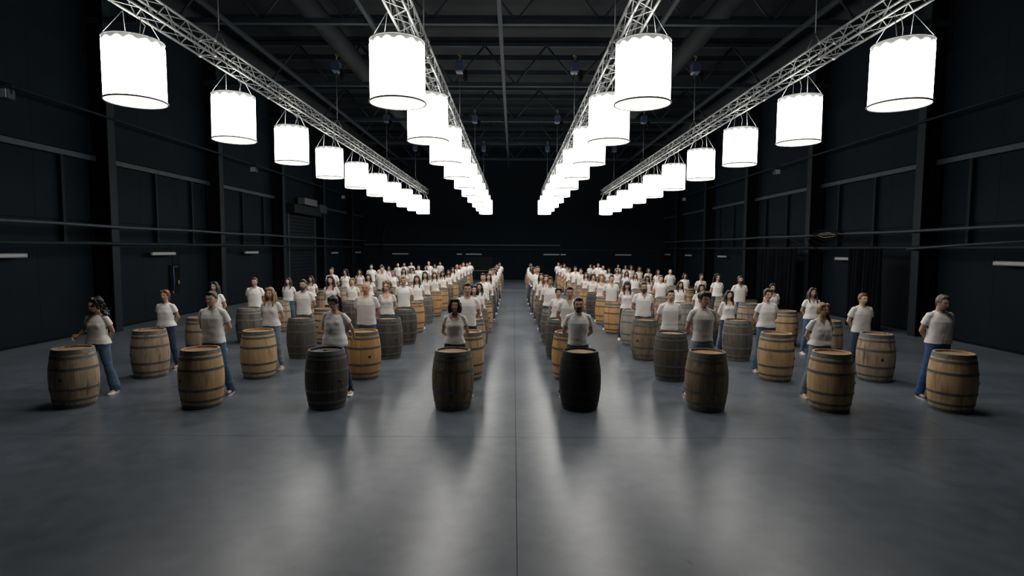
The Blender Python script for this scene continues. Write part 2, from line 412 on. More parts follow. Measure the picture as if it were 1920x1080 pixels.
ORD = ['first', 'second', 'third', 'fourth', 'fifth', 'sixth', 'seventh', 'eighth', 'ninth', 'tenth', 'eleventh', 'twelfth', 'thirteenth', 'fourteenth', 'fifteenth']
for x, nm in zip(TX, TNAME):
    t = tag(empty('lighting_truss', (x, 0, TZ)), 'silver aluminium box truss carrying the %s row of drum lamps' % nm, 'truss', 'lighting trusses')
    for pn, me in TP:
        o = obj(pn, me, M['alu'], t)
        if pn == 'lacing': o['kind'] = 'stuff'

# ---- drum lamps
LR, LZ0, LH = .435, 4.885, .95
def wob(k, j): return .0025*math.sin(k*1.9) + .0015*math.sin(k*.7+1)
NSEG = 64
sh = MB()
vs = []; fs = []
zs = [0, .15, .4, .7, .82]
for k in range(NSEG):
    an = 2*PI*k/NSEG
    sc = abs(math.sin(k/NSEG*PI*14))
    for j in range(6):
        z = zs[j] if j < 5 else .845 + .06*sc
        r = LR + wob(k, j)
        vs.append((r*math.cos(an), r*math.sin(an), z))
for k in range(NSEG):
    k2 = (k+1) % NSEG
    for j in range(5): fs.append((k*6+j, k2*6+j, k2*6+j+1, k*6+j+1))
sh.add(vs, fs)
LAMP = {'shade': sh.mesh('shade', True),
        'header': MB().revolve([(LR-.006, .79), (LR-.006, LH-.01)], 48).mesh('header', True),
        'top_ring': MB().revolve([(LR+.008*math.cos(a), LH+.008*math.sin(a)) for a in np.linspace(0, 2*PI, 7)[:-1]], 48, None, True).mesh('top_ring', True),
        'bottom_ring': MB().revolve([(LR+.012+.014*math.cos(a), -.002+.014*math.sin(a)) for a in np.linspace(0, 2*PI, 7)[:-1]], 48, None, True).mesh('bottom_ring', True)}
df = MB().revolve([(LR-.004, .012), (LR-.15, .014), (.001, .015)], 48)
LAMP['diffuser'] = df.mesh('diffuser', True)
WIREM = []
for i in range(4):
    an = PI/4 + i*PI/2
    ax = math.copysign(.15, math.cos(an))
    WIREM.append(MB().tube([(LR*math.cos(an), LR*math.sin(an), LH), (ax, 0, TZ-LZ0-.034)], .0055, 5).mesh('hanging_wire', True))
CABLE = MB().tube([(.05, .1, LH-.3), (.06, .12, LH+.1), (.10, .16, LH+.3), (-.02, .05, TZ-LZ0-.034)], .006, 5).mesh('power_cable', True)
ldn = bpy.data.lights.new('lamp_light', 'AREA'); ldn.shape = 'DISK'; ldn.size = 2*LR-.03; ldn.energy = DOWN_WATTS; ldn.color = LAMP_COLOR
lup = bpy.data.lights.new('lamp_uplight', 'AREA'); lup.shape = 'DISK'; lup.size = 2*LR-.1; lup.energy = UP_WATTS; lup.color = LAMP_COLOR
LY = [9.23 + 3.2*i for i in range(10)]
for x, nm in zip(TX, TNAME):
    for i, y in enumerate(LY):
        r = tag(empty('drum_lamp', (x, y, LZ0)), 'lit white fabric drum lamp, %s from the front under the %s truss' % (ORD[i], nm), 'lamp', 'drum lamps in four rows')
        r.rotation_euler = (RND.uniform(-.01, .01), RND.uniform(-.01, .01), 0)
        rz = RND.uniform(0, 6.28)
        for pn, mt in (('shade', 'shade'), ('header', 'header'), ('top_ring', 'ring'), ('bottom_ring', 'ring'), ('diffuser', 'diffuser')):
            obj(pn, LAMP[pn], M['ring' if mt == 'ring' and pn == 'bottom_ring' else ('wire' if pn == 'top_ring' else mt)], r, None, (0, 0, rz))
        for wmesh in WIREM: obj('hanging_wire', wmesh, M['wire'], r)
        obj('power_cable', CABLE, M['ring'], r)
        obj('lamp_light', ldn, None, r, (0, 0, .004))
        obj('lamp_uplight', lup, None, r, (0, 0, LH-.12), (PI, 0, 0))

# ---- chain hoists above the trusses
def hoist_meshes():
    return {'body': MB().bevbox((-.13, -.17, 0), (.13, .17, .38), .04).mesh('body'),
            'chain_bag': MB().tube([(.2, 0, -.28), (.2, 0, -.2), (.2, 0, .1)], [.05, .085, .08], 10).mesh('chain_bag', True),
            'hook': MB().tube([(0, 0, .38), (0, 0, .5), (.05, 0, .56), (0, 0, .63), (-.05, 0, .58)], .022, 6).mesh('hook', True)}
HM = hoist_meshes(); HZ = 8.55
for x, nm in zip(TX, TNAME):
    for i, y in enumerate((11.9, 19.7, 27.3, 35.2)):
        r = tag(empty('chain_hoist', (x, y, HZ)), 'blue chain hoist, %s from the front above the %s truss' % (ORD[i], nm), 'hoist', 'chain hoists')
        obj('body', HM['body'], M['hoist'], r); obj('chain_bag', HM['chain_bag'], M['web'], r); obj('hook', HM['hook'], M['hook'], r)
        c = MB().tube([(0, 0, 0), (0, 0, TZ+2*TS+.35-HZ)], .012, 5)
        for sx in (-1, 1): c.tube([(0, 0, TZ+2*TS+.35-HZ), (sx*TS, 0, TZ+2*TS+.036-HZ)], .010, 5)
        quick('chain', M['chain'], r, True)(c)
        quick('chain', M['chain'], r, True)(MB().tube([(0, 0, .6), (0, 0, 9.0-HZ)], .014, 5))

# ================================================================== BARRELS
BH, BR0, BR1 = .93, .276, .335
def brad(z): 
    t = (z - BH/2)/(BH/2); return BR1 - (BR1-BR0)*(abs(t)**1.9)
NS = 28
def stave_mesh():
    mb = MB(); zs = np.linspace(0, BH, 13); a0 = PI/NS
    vs = []; fs = []
    ang = [-a0*.9992, -a0*.95, 0, a0*.95, a0*.9992]; dr = [-.0013, 0, .0003, 0, -.0013]
    for z in zs:
        for a, q in zip(ang, dr):
            r = brad(z)+q; vs.append((r*math.cos(a), r*math.sin(a), z))
        for a in (a0*.9992, -a0*.9992):
            r = brad(z)-.026; vs.append((r*math.cos(a), r*math.sin(a), z))
    n = 7
    for i in range(len(zs)-1):
        for k in range(n): fs.append((i*n+k, i*n+(k+1)%n, (i+1)*n+(k+1)%n, (i+1)*n+k))
    fs.append(tuple(range(n-1, -1, -1))); fs.append(tuple((len(zs)-1)*n+k for k in range(n)))
    return mb.add(vs, fs)
SM = stave_mesh()
STAVE = SM.mesh('stave')
allst = MB(); ids = []
for k in range(NS):
    R = Matrix.Rotation(2*PI*k/NS, 3, 'Z')
    allst.add([tuple(R @ Vector(v)) for v in SM.v], SM.f); ids += [k*.37]*len(SM.f)
STAVES = allst.mesh('staves')
at = STAVES.attributes.new('stave', 'FLOAT', 'FACE'); at.data.foreach_set('value', ids)
HZS = [(.006, .058), (.112, .148), (.285, .324), (BH-.324, BH-.285), (BH-.140, BH-.104), (BH-.066, BH-.004)]
HOOPS = []
for za, zb in HZS:
    pr = [(brad(za)+.0003, za), (brad(za)+.0042, za), (brad(zb)+.0042, zb), (brad(zb)+.0003, zb)]
    HOOPS.append(MB().revolve(pr, 56).mesh('hoop'))
hd = MB(); nb = 8
for k in range(nb):                                         # head boards
    xa = -.25 + k*.5/nb + .0015; xb = -.25 + (k+1)*.5/nb - .0015
    Rr = .252
    ya = math.sqrt(max(Rr*Rr-xa*xa, .0004)); yb = math.sqrt(max(Rr*Rr-xb*xb, .0004)); ym = math.sqrt(max(Rr*Rr-((xa+xb)/2)**2, .0004))
    zt = BH-.030 - .0012*(k % 2)
    pl = [(xa, -ya), ((xa+xb)/2, -ym), (xb, -yb), (xb, yb), ((xa+xb)/2, ym), (xa, ya)]
    vs = [(px, py, zt) for px, py in pl] + [(px, py, zt-.02) for px, py in pl]
    hd.add(vs, [(0,1,2,3,4,5), (11,10,9,8,7,6)] + [(i, i+6, (i+1)%6+6, (i+1)%6) for i in range(6)])
HEAD = hd.mesh('head_boards')
BUNG = MB().tube([(BR1-.012, 0, 0), (BR1+.004, 0, 0), (BR1+.009, 0, 0)], [.027, .027, .02], 12).mesh('bung', True)
RIVET = MB().ell((0, 0, 0), (.004, .008, .008), 6, 4).mesh('rivet', True)
CORK = MB().tube([(0, 0, 0), (0, 0, .022)], [.03, .026], 12).mesh('cork', True)

BW = {1: 'tan oak dark brown black brown oak oak'.split(), 2: 'tan oak amber oak amber dark oak tan'.split(),
      3: 'tan dark dark tan dark brown grey tan'.split(), 4: 'grey oak dark brown grey pale dark oak'.split(),
      5: 'tan dark amber oak dark amber pale tan'.split(), 6: 'oak amber grey grey brown amber tan tan'.split(),
      7: 'oak grey amber dark amber dark oak tan'.split(), 8: 'tan grey amber amber amber amber tan oak'.split()}
BDX = {1: [.07, .07, .04, .02, .01, -.01, -.07, -.17], 2: [-.02, .07, .09, .08, .03, -.01, 0, -.09],
       3: [-.14, .15, .12, .01, .01, -.04, .05, .08], 4: [.02, .04, .11, 0, 0, .1, 0, .08]}
CNAME = ['outermost left column', 'third column left of the aisle', 'second column left of the aisle', 'column left of the aisle',
         'column right of the aisle', 'second column right of the aisle', 'third column right of the aisle', 'outermost right column']
BUNGROT = {(1, 1): -PI/2 + .12, (1, 8): -PI/2 + 1.05, (1, 7): -PI/2 + 1.1, (1, 3): -PI/2 + .95, (1, 2): -PI/2 - .55, (2, 3): -PI/2 + .6, (2, 7): -PI/2 + .9}
rb = random.Random(3)
def barrel(row, col, X, Y):
    kind = BW[row][col-1] if row in BW else rb.choice(['oak', 'amber', 'tan', 'grey', 'grey', 'brown', 'tan', 'amber', 'oak'])
    rz = BUNGROT.get((row, col), rb.uniform(0, 6.28))
    e = tag(empty('barrel', (X, Y, 0), rz), '%s barrel, %s from the front in the %s' % (WOODWORD[kind].replace(' oak', '') + ' oak' if row <= 5 else 'wooden wine', ORD[row-1], CNAME[col-1]),
            'barrel', 'wine barrels in rows')
    wm = WOODS[kind]
    if row == 1:
        for k in range(NS): obj('stave', STAVE, wm, e, None, (0, 0, 2*PI*k/NS))
    else:
        o = obj('staves', STAVES, wm, e); o['kind'] = 'stuff'
    hm = M['hoop_black'] if kind == 'black' else (M['hoop_light'] if kind in ('pale', 'grey') else M['hoop'])
    for i, h in enumerate(HOOPS):
        ho = obj('hoop', h, hm, e)
        if row <= 2 and i in (2, 3): obj('rivet', RIVET, hm, ho, (brad(sum(HZS[i])/2)+.007, 0, sum(HZS[i])/2))
    hb = obj('head_boards', HEAD, HEADDARK if (row, col) in ((1, 3),) else HEADWOOD, e, None, (0, 0, rb.uniform(0, 3))); hb['kind'] = 'stuff'
    obj('bung', BUNG, M['bung'], e, (0, 0, BH/2))
    return e
for r in range(1, ROWS+1):
    for c in range(1, COLS+1):
        X = (c-4.5)*D + BDX.get(r, [0]*8)[c-1] + (rb.uniform(-.05, .05) if r > 4 else 0)
        barrel(r, c, X, Y1 + (r-1)*DY)
ck = tag(obj('cork', CORK, M['hook']), 'small pale cork lying on the dark front barrel top', 'cork'); ck.location = (-3.06, Y1+.02, BH-.029)

# ================================================================== PEOPLE
HEADC = Vector((0, -.012, 1.585)); PIV = Vector((0, .012, 1.470))
SCR = bpy.data.scenes.new('scratch')
def vnoise(P):
    P = np.asarray(P, float); i = np.floor(P); f = P-i; u = f*f*(3-2*f); out = 0
    for a in (0, 1):
        for b in (0, 1):
            for c in (0, 1):
                q = np.sin((i[:, 0]+a)*127.1+(i[:, 1]+b)*311.7+(i[:, 2]+c)*74.7)*43758.5453
                h = (q-np.floor(q))*2-1
                out = out + h*np.where(a, u[:, 0], 1-u[:, 0])*np.where(b, u[:, 1], 1-u[:, 1])*np.where(c, u[:, 2], 1-u[:, 2])
    return out
def voxel(name, mb, size, smooth=2, ratio=None, fn=None, cut=None):
    me = bpy.data.meshes.new(name); me.from_pydata(mb.v, [], mb.f); me.update()
    ob = bpy.data.objects.new('tmp', me); SCR.collection.objects.link(ob)
    md = ob.modifiers.new('r', 'REMESH'); md.mode = 'VOXEL'; md.voxel_size = size; md.use_smooth_shade = True
    if smooth: sm = ob.modifiers.new('s', 'SMOOTH'); sm.iterations = smooth; sm.factor = .5
    if ratio: dm = ob.modifiers.new('d', 'DECIMATE'); dm.ratio = ratio
    with bpy.context.temp_override(scene=SCR, view_layer=SCR.view_layers[0]): dg = bpy.context.evaluated_depsgraph_get()
    out = bpy.data.meshes.new_from_object(ob.evaluated_get(dg)); out.name = name
    bpy.data.objects.remove(ob); bpy.data.meshes.remove(me)
    n = len(out.vertices)
    co = np.empty(n*3, 'f'); out.vertices.foreach_get('co', co); co = co.reshape(-1, 3)
    if fn:
        no = np.empty(n*3, 'f'); out.vertices.foreach_get('normal', no); no = no.reshape(-1, 3)
        co = co + no * fn(co)[:, None]; out.vertices.foreach_set('co', co.ravel().astype('f'))
    if cut:
        faces = [tuple(p.vertices) for p in out.polygons]
        kill = cut(co)
        faces = [f for f in faces if not kill[list(f)].all()]
        used = sorted({i for f in faces for i in f}); mp = {a: b for b, a in enumerate(used)}
        new = bpy.data.meshes.new(name); new.from_pydata([tuple(co[i]) for i in used], [], [tuple(mp[i] for i in f) for f in faces])
        bpy.data.meshes.remove(out); out = new
        cnt = {}
        for p in out.polygons:
            for ek in p.edge_keys: cnt[ek] = cnt.get(ek, 0) + 1
        nb = {}
        for (a, b), k in cnt.items():
            if k == 1: nb.setdefault(a, []).append(b); nb.setdefault(b, []).append(a)
        P = {a: out.vertices[a].co.copy() for a in nb}                 # fair the cut hems
        for it in range(10):
            Q = {a: (P[a]*2 + sum((P[b] for b in l), Vector()))/(2+len(l)) for a, l in nb.items()}
            P = Q
        for a, c in P.items(): out.vertices[a].co = c
    out.polygons.foreach_set('use_smooth', [True]*len(out.polygons)); out.update()
    return out

def head_grid(sex):
    a, b, c = (.078, .098, .118) if sex == 'M' else (.072, .093, .115)
    nu, nv = 56, 44; vs = []; fs = []
    for i in range(nv+1):
        th = PI*i/nv
        for k in range(nu):
            ph = 2*PI*k/nu
            ux, uy, uz = math.sin(th)*math.cos(ph), math.sin(th)*math.sin(ph), math.cos(th)
            x, y, z = a*ux, b*uy, c*uz
            if uz < 0:
                x *= 1 - (.30 if sex == 'F' else .22)*(-uz)**1.6
                if uy > 0: y *= 1 - .38*(-uz)**1.2
                else: y *= 1 + .10*(-uz)**3
            if uy < 0:
                gx = lambda s, x0=0: math.exp(-((x-x0)/s)**2)
                gz = lambda z0, s: math.exp(-((z-z0)/s)**2)
                f = (-uy)
                y += f*.013*(gx(.016, .034)+gx(.016, -.034))*gz(.004, .014)       # eye sockets
                y -= f*.006*gx(.055)*gz(.030, .010)                               # brow
                y -= f*gx(.012)*(.010*gz(.002, .02)+.022*gz(-.026, .014))         # nose
                y -= f*.010*gx(.020)*gz(-.058, .009)                              # lips
                y += f*.006*gx(.030)*gz(-.075, .007)
                y -= f*.008*gx(.020)*gz(-.098, .014)                              # chin
                y -= f*.005*(gx(.02, .042)+gx(.02, -.042))*gz(-.026, .016)        # cheeks
            vs.append((x, y, z))
    for i in range(nv):
        for k in range(nu): fs.append((i*nu+k, (i+1)*nu+k, (i+1)*nu+(k+1)%nu, i*nu+(k+1)%nu))
    mb = MB(); mb.add(vs, fs)
    for s in (-1, 1): mb.ell((s*(a-.002), .012, -.005), (.010, .020, .031), 10, 8)
    return mb

def torso(sex, bld, ease=0.0, lo=.80):
    if sex == 'M':
        rs = [(.80,.150,.105,.012),(.88,.158,.116,.014),(.97,.148,.108,.008),(1.06,.145,.103,.0),(1.17,.158,.112,0),(1.27,.171,.119,.0),(1.335,.162,.104,.006),(1.385,.125,.080,.012),(1.43,.075,.062,.014)]
    else:
        rs = [(.80,.158,.110,.016),(.88,.172,.125,.02),(.97,.155,.112,.012),(1.05,.128,.094,.004),(1.14,.136,.098,0),(1.24,.148,.108,-.004),(1.32,.142,.094,.006),(1.375,.105,.070,.012),(1.42,.062,.054,.014)]
    out = []
    for z, rx, ry, cy in rs:
        g = math.exp(-((z-1.02)/.2)**2)
        out.append((z, rx*(1+bld*(.35+.8*g)) + ease, ry*(1+bld*(.5+1.3*g)) + ease, cy - bld*g*.03))
    if lo < .80: out = [(lo, out[0][1], out[0][2], out[0][3])] + out
    return out
def arms_of(sex, pose):
    sx, sz = (.170, 1.358) if sex == 'M' else (.150, 1.352)
    A = {}
    for s in (-1, 1):
        sh = Vector((s*sx, .008, sz)); el = Vector((s*(sx+.062), .085, 1.105)); wr = Vector((s*.075, .185, .965)); ha = Vector((-s*.02, .205, .935))
        A[s] = [sh, el, wr, ha]
    if pose == 'reach':                     # right arm held out to the side
        A[-1] = [A[-1][0], Vector((-.225, .05, 1.17)), Vector((-.30, -.03, 1.055)), Vector((-.33, -.075, 1.02))]
    if pose == 'elbow':                     # left arm held low at the side
        A[1] = [A[1][0], Vector((.275, .07, 1.13)), Vector((.285, .15, .98)), Vector((.25, .20, .93))]
    return A
def legs_of(stance): return {s: [Vector((s*.088, .01, .86)), Vector((s*(.09+stance*.52), -.012, .47)), Vector((s*(.095+stance), .02, .085))] for s in (-1, 1)}

def body_mesh(sex, bld, pose, hyaw, hpitch, stance):
    mb = MB(); F = sex == 'F'
    mb.rings(torso(sex, bld))
    if F:
        for s in (-1, 1): mb.ell((s*.060, -.072, 1.225), (.060, .046, .062))
    k = .86 if F else 1.0; k *= (1 + bld*.5)
    mb.tube([(0, .022, 1.36), (0, .016, 1.42), (0, .006, 1.48), (0, -.002, 1.54)], [.075*k, .060*k, .054*k, .052*k], 14)
    if not F:
        for s in (-1, 1): mb.capsule((s*.045, .02, 1.425), (s*.152, .012, 1.364), .036, .046)
    else:
        for s in (-1, 1): mb.capsule((s*.04, .018, 1.41), (s*.13, .012, 1.357), .028, .038)
    R = Euler((hpitch, 0, hyaw)).to_matrix()
    hg = head_grid(sex)
    mb.add([tuple(PIV + R @ (Vector(v) + HEADC - PIV)) for v in hg.v], hg.f)
    for s, (sh, el, wr, ha) in arms_of(sex, pose).items():
        mid = sh.lerp(el, .45) + Vector((s*.006, 0, 0)); fm = el.lerp(wr, .35)
        mb.ell(sh, (.048*k, .052*k, .052*k)); mb.tube([sh, mid, el], [.049*k, .046*k, .037*k], 12); mb.ell(el, (.038*k,)*3)
        mb.tube([el, fm, wr], [.038*k, .041*k, .026*k], 12)
        d = (ha - wr).normalized(); side = Vector((0, 0, 1)).cross(d)
        if side.length < .1: side = Vector((1, 0, 0))
        side.normalize(); up = d.cross(side)
        pal = wr + d*.055
        mb.ell(wr + d*.02, (.026*k, .022*k, .028*k)); mb.tube([wr, wr+d*.03, pal+d*.03], [.024*k, .032*k, .030*k], 10)
        for q in range(4):
            b0 = pal + d*.02 + up*((q-1.5)*.017); ln = (.07, .08, .075, .058)[q]*k
            tip1 = b0 + d*ln*.5; tip2 = tip1 + (d*.6 - side*s*.5).normalized()*ln*.5
            mb.capsule(b0, tip1, .0095, .009, 6); mb.capsule(tip1, tip2, .009, .0075, 6)
        t0 = wr + d*.035 + up*.026; t1 = t0 + (d*.7+up*.7).normalized()*.035; mb.capsule(t0, t1, .011, .010, 6); mb.capsule(t1, t1+d*.03, .010, .008, 6)
    for s, (h, kn, an) in legs_of(stance).items():
        mb.ell(h, (.08, .09, .09)); mb.tube([h, h.lerp(kn, .5), kn], [.082, .07, .05], 12); mb.ell(kn, (.05, .05, .05))
        mb.tube([kn, kn.lerp(an, .35)+Vector((0, .012, 0)), an], [.05, .054, .036], 12)
        mb.capsule(an+Vector((0, .02, -.03)), an+Vector((s*.02, -.13, -.045)), .034, .028)
    return voxel('body', mb, .0068, 1, .33)

def wrinkle(sex, seed, amp):
    off = np.array((seed*3.1, seed*1.7, seed*.9))
    def fn(co):
        x, y, z = co.astype(float).T
        st = lambda *a: np.stack(a, 1) + off
        u = x*.8 + z*.55*np.where(x > 0, 1, -1)
        low = np.clip((1.22-z)*5, 0, 1)
        return amp*(vnoise(st(u*11, y*7, z*5))*.6 + vnoise(st(x*5+z*4, y*5, z*21))*.5*low + vnoise(st(x*30, y*30, z*14))*.15)
    return fn
def shirt_mesh(sex, bld, pose, neck, seed, sleeve=.55, hem=.90, loose=.012):
    mb = MB(); F = sex == 'F'
    rs = torso(sex, bld, .0, hem-.03)
    rs2 = []
    for z, rx, ry, cy in rs:
        lo = max(0, min(1, (1.30-z)/.35))
        e = .010 + loose*lo
        if F and z < 1.16: e += loose*.8
        rs2.append((z, rx+e, ry+e*.9, cy))
    mb.rings(rs2)
    if F:
        for s in (-1, 1): mb.ell((s*.058, -.072, 1.222), (.072, .054, .078))
        mb.ell((0, -.075, 1.22), (.085, .046, .075))
        if loose > .02: mb.ell((0, -.045, 1.12), (.12, .085, .14))
    k = (.86 if F else 1.0)*(1+bld*.5)
    for s in (-1, 1):
        if F: mb.capsule((s*.04, .018, 1.408), (s*.13, .012, 1.356), .035, .046)
        else: mb.capsule((s*.045, .02, 1.421), (s*.152, .012, 1.363), .043, .054)
    arms = arms_of(sex, pose)
    for s, (sh, el, wr, ha) in arms.items():
        fl = .010 + loose*.6
        mb.ell(sh, (.055*k, .060*k, .060*k))
        if sleeve <= 1:
            en = sh.lerp(el, sleeve); mb.tube([sh, sh.lerp(el, sleeve*.5), en, en+(el-sh).normalized()*.03], [.056*k, .053*k+fl*.7, .047*k+fl*1.1, .047*k+fl*1.1], 14)
        else:
            mb.tube([sh, sh.lerp(el, .5), el, el.lerp(wr, .4), wr], [.056*k, .055*k, .047*k, .048*k, .036*k], 14); mb.ell(el, (.05*k,)*3)
    def cut(co):
        x, y, z = co[:, 0], co[:, 1], co[:, 2]
        kill = z < hem + .006*np.sin(x*20+seed)
        if neck == 'crew': kill |= (x/.078)**2 + ((z-1.452)/.058)**2 < 1
        elif neck == 'v': kill |= ((np.abs(x) < (z-1.285)*.50) & (y < 0) & (z > 1.285)) | ((x/.075)**2 + ((z-1.452)/.058)**2 < 1)
        elif neck == 'scoop': kill |= ((x/.105)**2 + ((z-1.415)/.115)**2 < 1) & (y < .03) | ((x/.080)**2 + ((z-1.45)/.058)**2 < 1)
        elif neck == 'off': kill |= (((x-.075)/.125)**2 + ((z-1.442)/.075)**2 < 1) | ((x/.075)**2 + ((z-1.455)/.06)**2 < 1)
        if sleeve <= 1:
            for s, (sh, el, wr, ha) in arms.items():
                d = np.array((el-sh).normalized()); p = np.array(sh.lerp(el, sleeve))
                rel = co - p; al = rel @ d; perp = np.linalg.norm(rel - al[:, None]*d, axis=1)
                kill |= (al > 0) & (perp < .085) & (np.abs(x) > (.13 if F else .155)) & (al < .06)
        return kill
    return voxel('t_shirt', mb, .009, 7, None, wrinkle(sex, seed, .0045+loose*.18), cut)
def jeans_mesh(sex, bld, stance, fit, seed):
    mb = MB()
    t = [r for r in torso(sex, bld) if r[0] <= 1.0]
    mb.rings([(z, rx+.010, ry+.010, cy) for z, rx, ry, cy in t] + [(1.03, t[-1][1]+.003, t[-1][2]+.003, t[-1][3])])
    kn_r, an_r = {'slim': (.062, .046), 'straight': (.070, .064), 'flare': (.066, .088)}[fit]
    for s, (h, kn, an) in legs_of(stance).items():
        mb.ell(h, (.09, .105, .10)); lo = an + Vector((0, 0, -.03))
        mb.tube([h+Vector((0,0,.03)), h.lerp(kn, .5), kn, kn.lerp(an, .4)+Vector((0, .012, 0)), an, lo], [.094, .086, kn_r, (kn_r+an_r)/2+.003, an_r, an_r+.002], 16)
    def fn(co):
        x, y, z = co.astype(float).T
        k = np.exp(-((z-.47)/.1)**2)*.6 + np.exp(-((z-.12)/.1)**2) + .25
        return vnoise(np.stack((x*9+seed*2.3, y*9+5, z*26+seed), 1))*.010*k
    return voxel('jeans', mb, .011, 2, None, fn)
def shoe_mesh():
    sec = [(.085, .018, .05), (.075, .032, .085), (.03, .036, .095), (-.03, .040, .075), (-.10, .045, .052), (-.15, .043, .042), (-.185, .030, .032), (-.198, .012, .024)]
    vs = []; fs = []; n = 12
    for y, hw, h in sec:
        for k in range(n):
            an = PI*2*k/n; c, q = math.cos(an), math.sin(an)
            vs.append((hw*c, y, .018 + (h-.018)*max(q, -.02)))
    for i in range(len(sec)-1):
        for k in range(n): fs.append((i*n+k, i*n+(k+1)%n, (i+1)*n+(k+1)%n, (i+1)*n+k))
    fs.append(tuple(range(n-1, -1, -1))); fs.append(tuple((len(sec)-1)*n+k for k in range(n)))
    up = MB().add(vs, fs).mesh('shoe', True)
    vs = []; fs = []; ol = []
    for y, hw, h in sec: ol.append((hw+.005, y))
    for y, hw, h in reversed(sec): ol.append((-hw-.005, y))
    m = len(ol)
    vs = [(x, y, 0) for x, y in ol] + [(x, y, .024) for x, y in ol]
    fs = [tuple(range(m)), tuple(range(2*m-1, m-1, -1))] + [(i, i+m, (i+1)%m+m, (i+1)%m) for i in range(m)]
    return up, MB().add(vs, fs).mesh('sole')
SHOE_UP, SHOE_SOLE = shoe_mesh()

# ---- hair, in coordinates about the neck pivot
HC = HEADC - PIV
def hair_mesh(style):
    mb = MB(); r = random.Random(hash(style) % 100 if False else ord(style))
    E = lambda c, q, **k: mb.ell((c[0]+HC.x, c[1]+HC.y, c[2]+HC.z), q, **k)
    T = lambda pts, rad, n=10: mb.tube([(p[0]+HC.x, p[1]+HC.y, p[2]+HC.z) for p in pts], rad, n)
    size = .0075; amp = .004; cutz = None
    if style == 'b':
        E((0, .014, .006), (.0805, .0985, .1185)); cutz = (.028, -.05); amp = .001
    elif style in 'sq':
        E((0, .016, .018), (.085, .103, .117)); E((0, -.038, .098), (.060, .044, .032)); cutz = (.0, -.07)
        if style == 'q':
            for s in (-1, 1): E((s*.035, -.052, .104), (.045, .042, .034)); E((s*.074, -.005, .045), (.022, .045, .055)); E((s*.06, .05, .05), (.04, .05, .06))
            E((.040, -.072, .092), (.042, .028, .028)); amp = .007; cutz = (-.03, -.11)
    elif style == 'c':
        E((0, .02, .02), (.090, .105, .120))
        for i in range(150):
            th = r.uniform(0, 2*PI); z = r.uniform(-.24, .13)
            if math.sin(th) < .02 and z < .095: continue
            w = 1.0 if z > .02 else 1.0 + min(.35, (.02-z)*2.2)
            rr = math.sqrt(max(.15, 1-(max(z, 0)/.15)**2))
            E((.112*w*rr*math.cos(th), .025+.115*w*rr*math.sin(th), z*1.05), (r.uniform(.020, .032),)*3, nu=8, nv=6)
        amp = .010
    else:
        E((0, .018, .018), (.083, .102, .117))
        for s in (-1, 1):
            E((s*.038, -.044, .092), (.042, .040, .032)); E((s*.072, .0, .035), (.018, .045, .06))
        if style == 'd':
            T([(.045, .09, .02), (.085, .05, -.07), (.098, -.02, -.13), (.098, -.075, -.20), (.092, -.098, -.29)], [.045, .040, .034, .030, .012])
            T([(.062, -.045, .06), (.085, -.03, -.01), (.095, -.03, -.09), (.10, -.06, -.17)], [.012, .018, .02, .016])
            E((0, .07, -.03), (.07, .05, .08)); cutz = (-.06, -.35)
        if style in 'lf':
            for s in (-1, 1):
                T([(s*.062, -.045, .06), (s*.083, -.03, -.01), (s*.092, -.025, -.09), (s*.096, -.045, -.16), (s*.092, -.070, -.22), (s*.088, -.080, -.27)], [.012, .017, .020, .021, .018, .008])
                T([(s*.075, .02, .04), (s*.090, .02, -.06), (s*.098, .03, -.16), (s*.092, .05, -.26)], [.028, .032, .030, .014])
                E((s*.094, -.008, -.10), (.020, .045, .12))
                T([(s*.04, .08, .02), (s*.052, .095, -.10), (s*.055, .11, -.20), (s*.05, .115, -.31)], [.05, .05, .046, .02])
            E((0, .085, -.08), (.075, .045, .14)); amp = .003
        if style == 'f': E((0, -.086, .050), (.066, .022, .034)); E((0, -.07, .075), (.066, .035, .03))
        if style == 'o':
            for s in (-1, 1):
                T([(s*.060, -.045, .06), (s*.082, -.040, -.01), (s*.086, -.035, -.08), (s*.080, -.035, -.135)], [.016, .026, .030, .022])
                T([(s*.075, .02, .04), (s*.088, .02, -.06), (s*.085, .03, -.14)], [.03, .040, .028])
            E((0, .07, -.06), (.085, .055, .10))
        if style in 'pP':
            dx = .07 if style == 'P' else .0
            T([(0, .085, .075), (dx*.5, .135, .075), (dx, .145, .02), (dx*1.15, .125, -.08), (dx*1.2, .115, -.17), (dx*1.1, .11, -.24)], [.022, .026, .034, .034, .028, .010]); cutz = (-.005, -.075)
        if style == 'u': E((0, .115, .045), (.042, .038, .042)); cutz = (-.005, -.075)
    def fn(co):
        x, y, z = co.astype(float).T; o = ord(style)
        return vnoise(np.stack((x*75+o, y*75, z*9), 1))*amp + vnoise(np.stack((x*22+o, y*22, z*16), 1))*amp*1.2
    cut = None
    if cutz:
        zf, zb = cutz
        def cut(co):
            x, y, z = co[:, 0], co[:, 1]-HC.y, co[:, 2]-HC.z
            lim = zb + (zf-zb)*np.clip((.055-y)/.05, 0, 1)
            k = (z < lim) & (np.abs(x) < .1)
            if style in 'pP': k &= ~(y > .10)
            return k
    return voxel('hair', mb, size, 1, None, fn, cut)
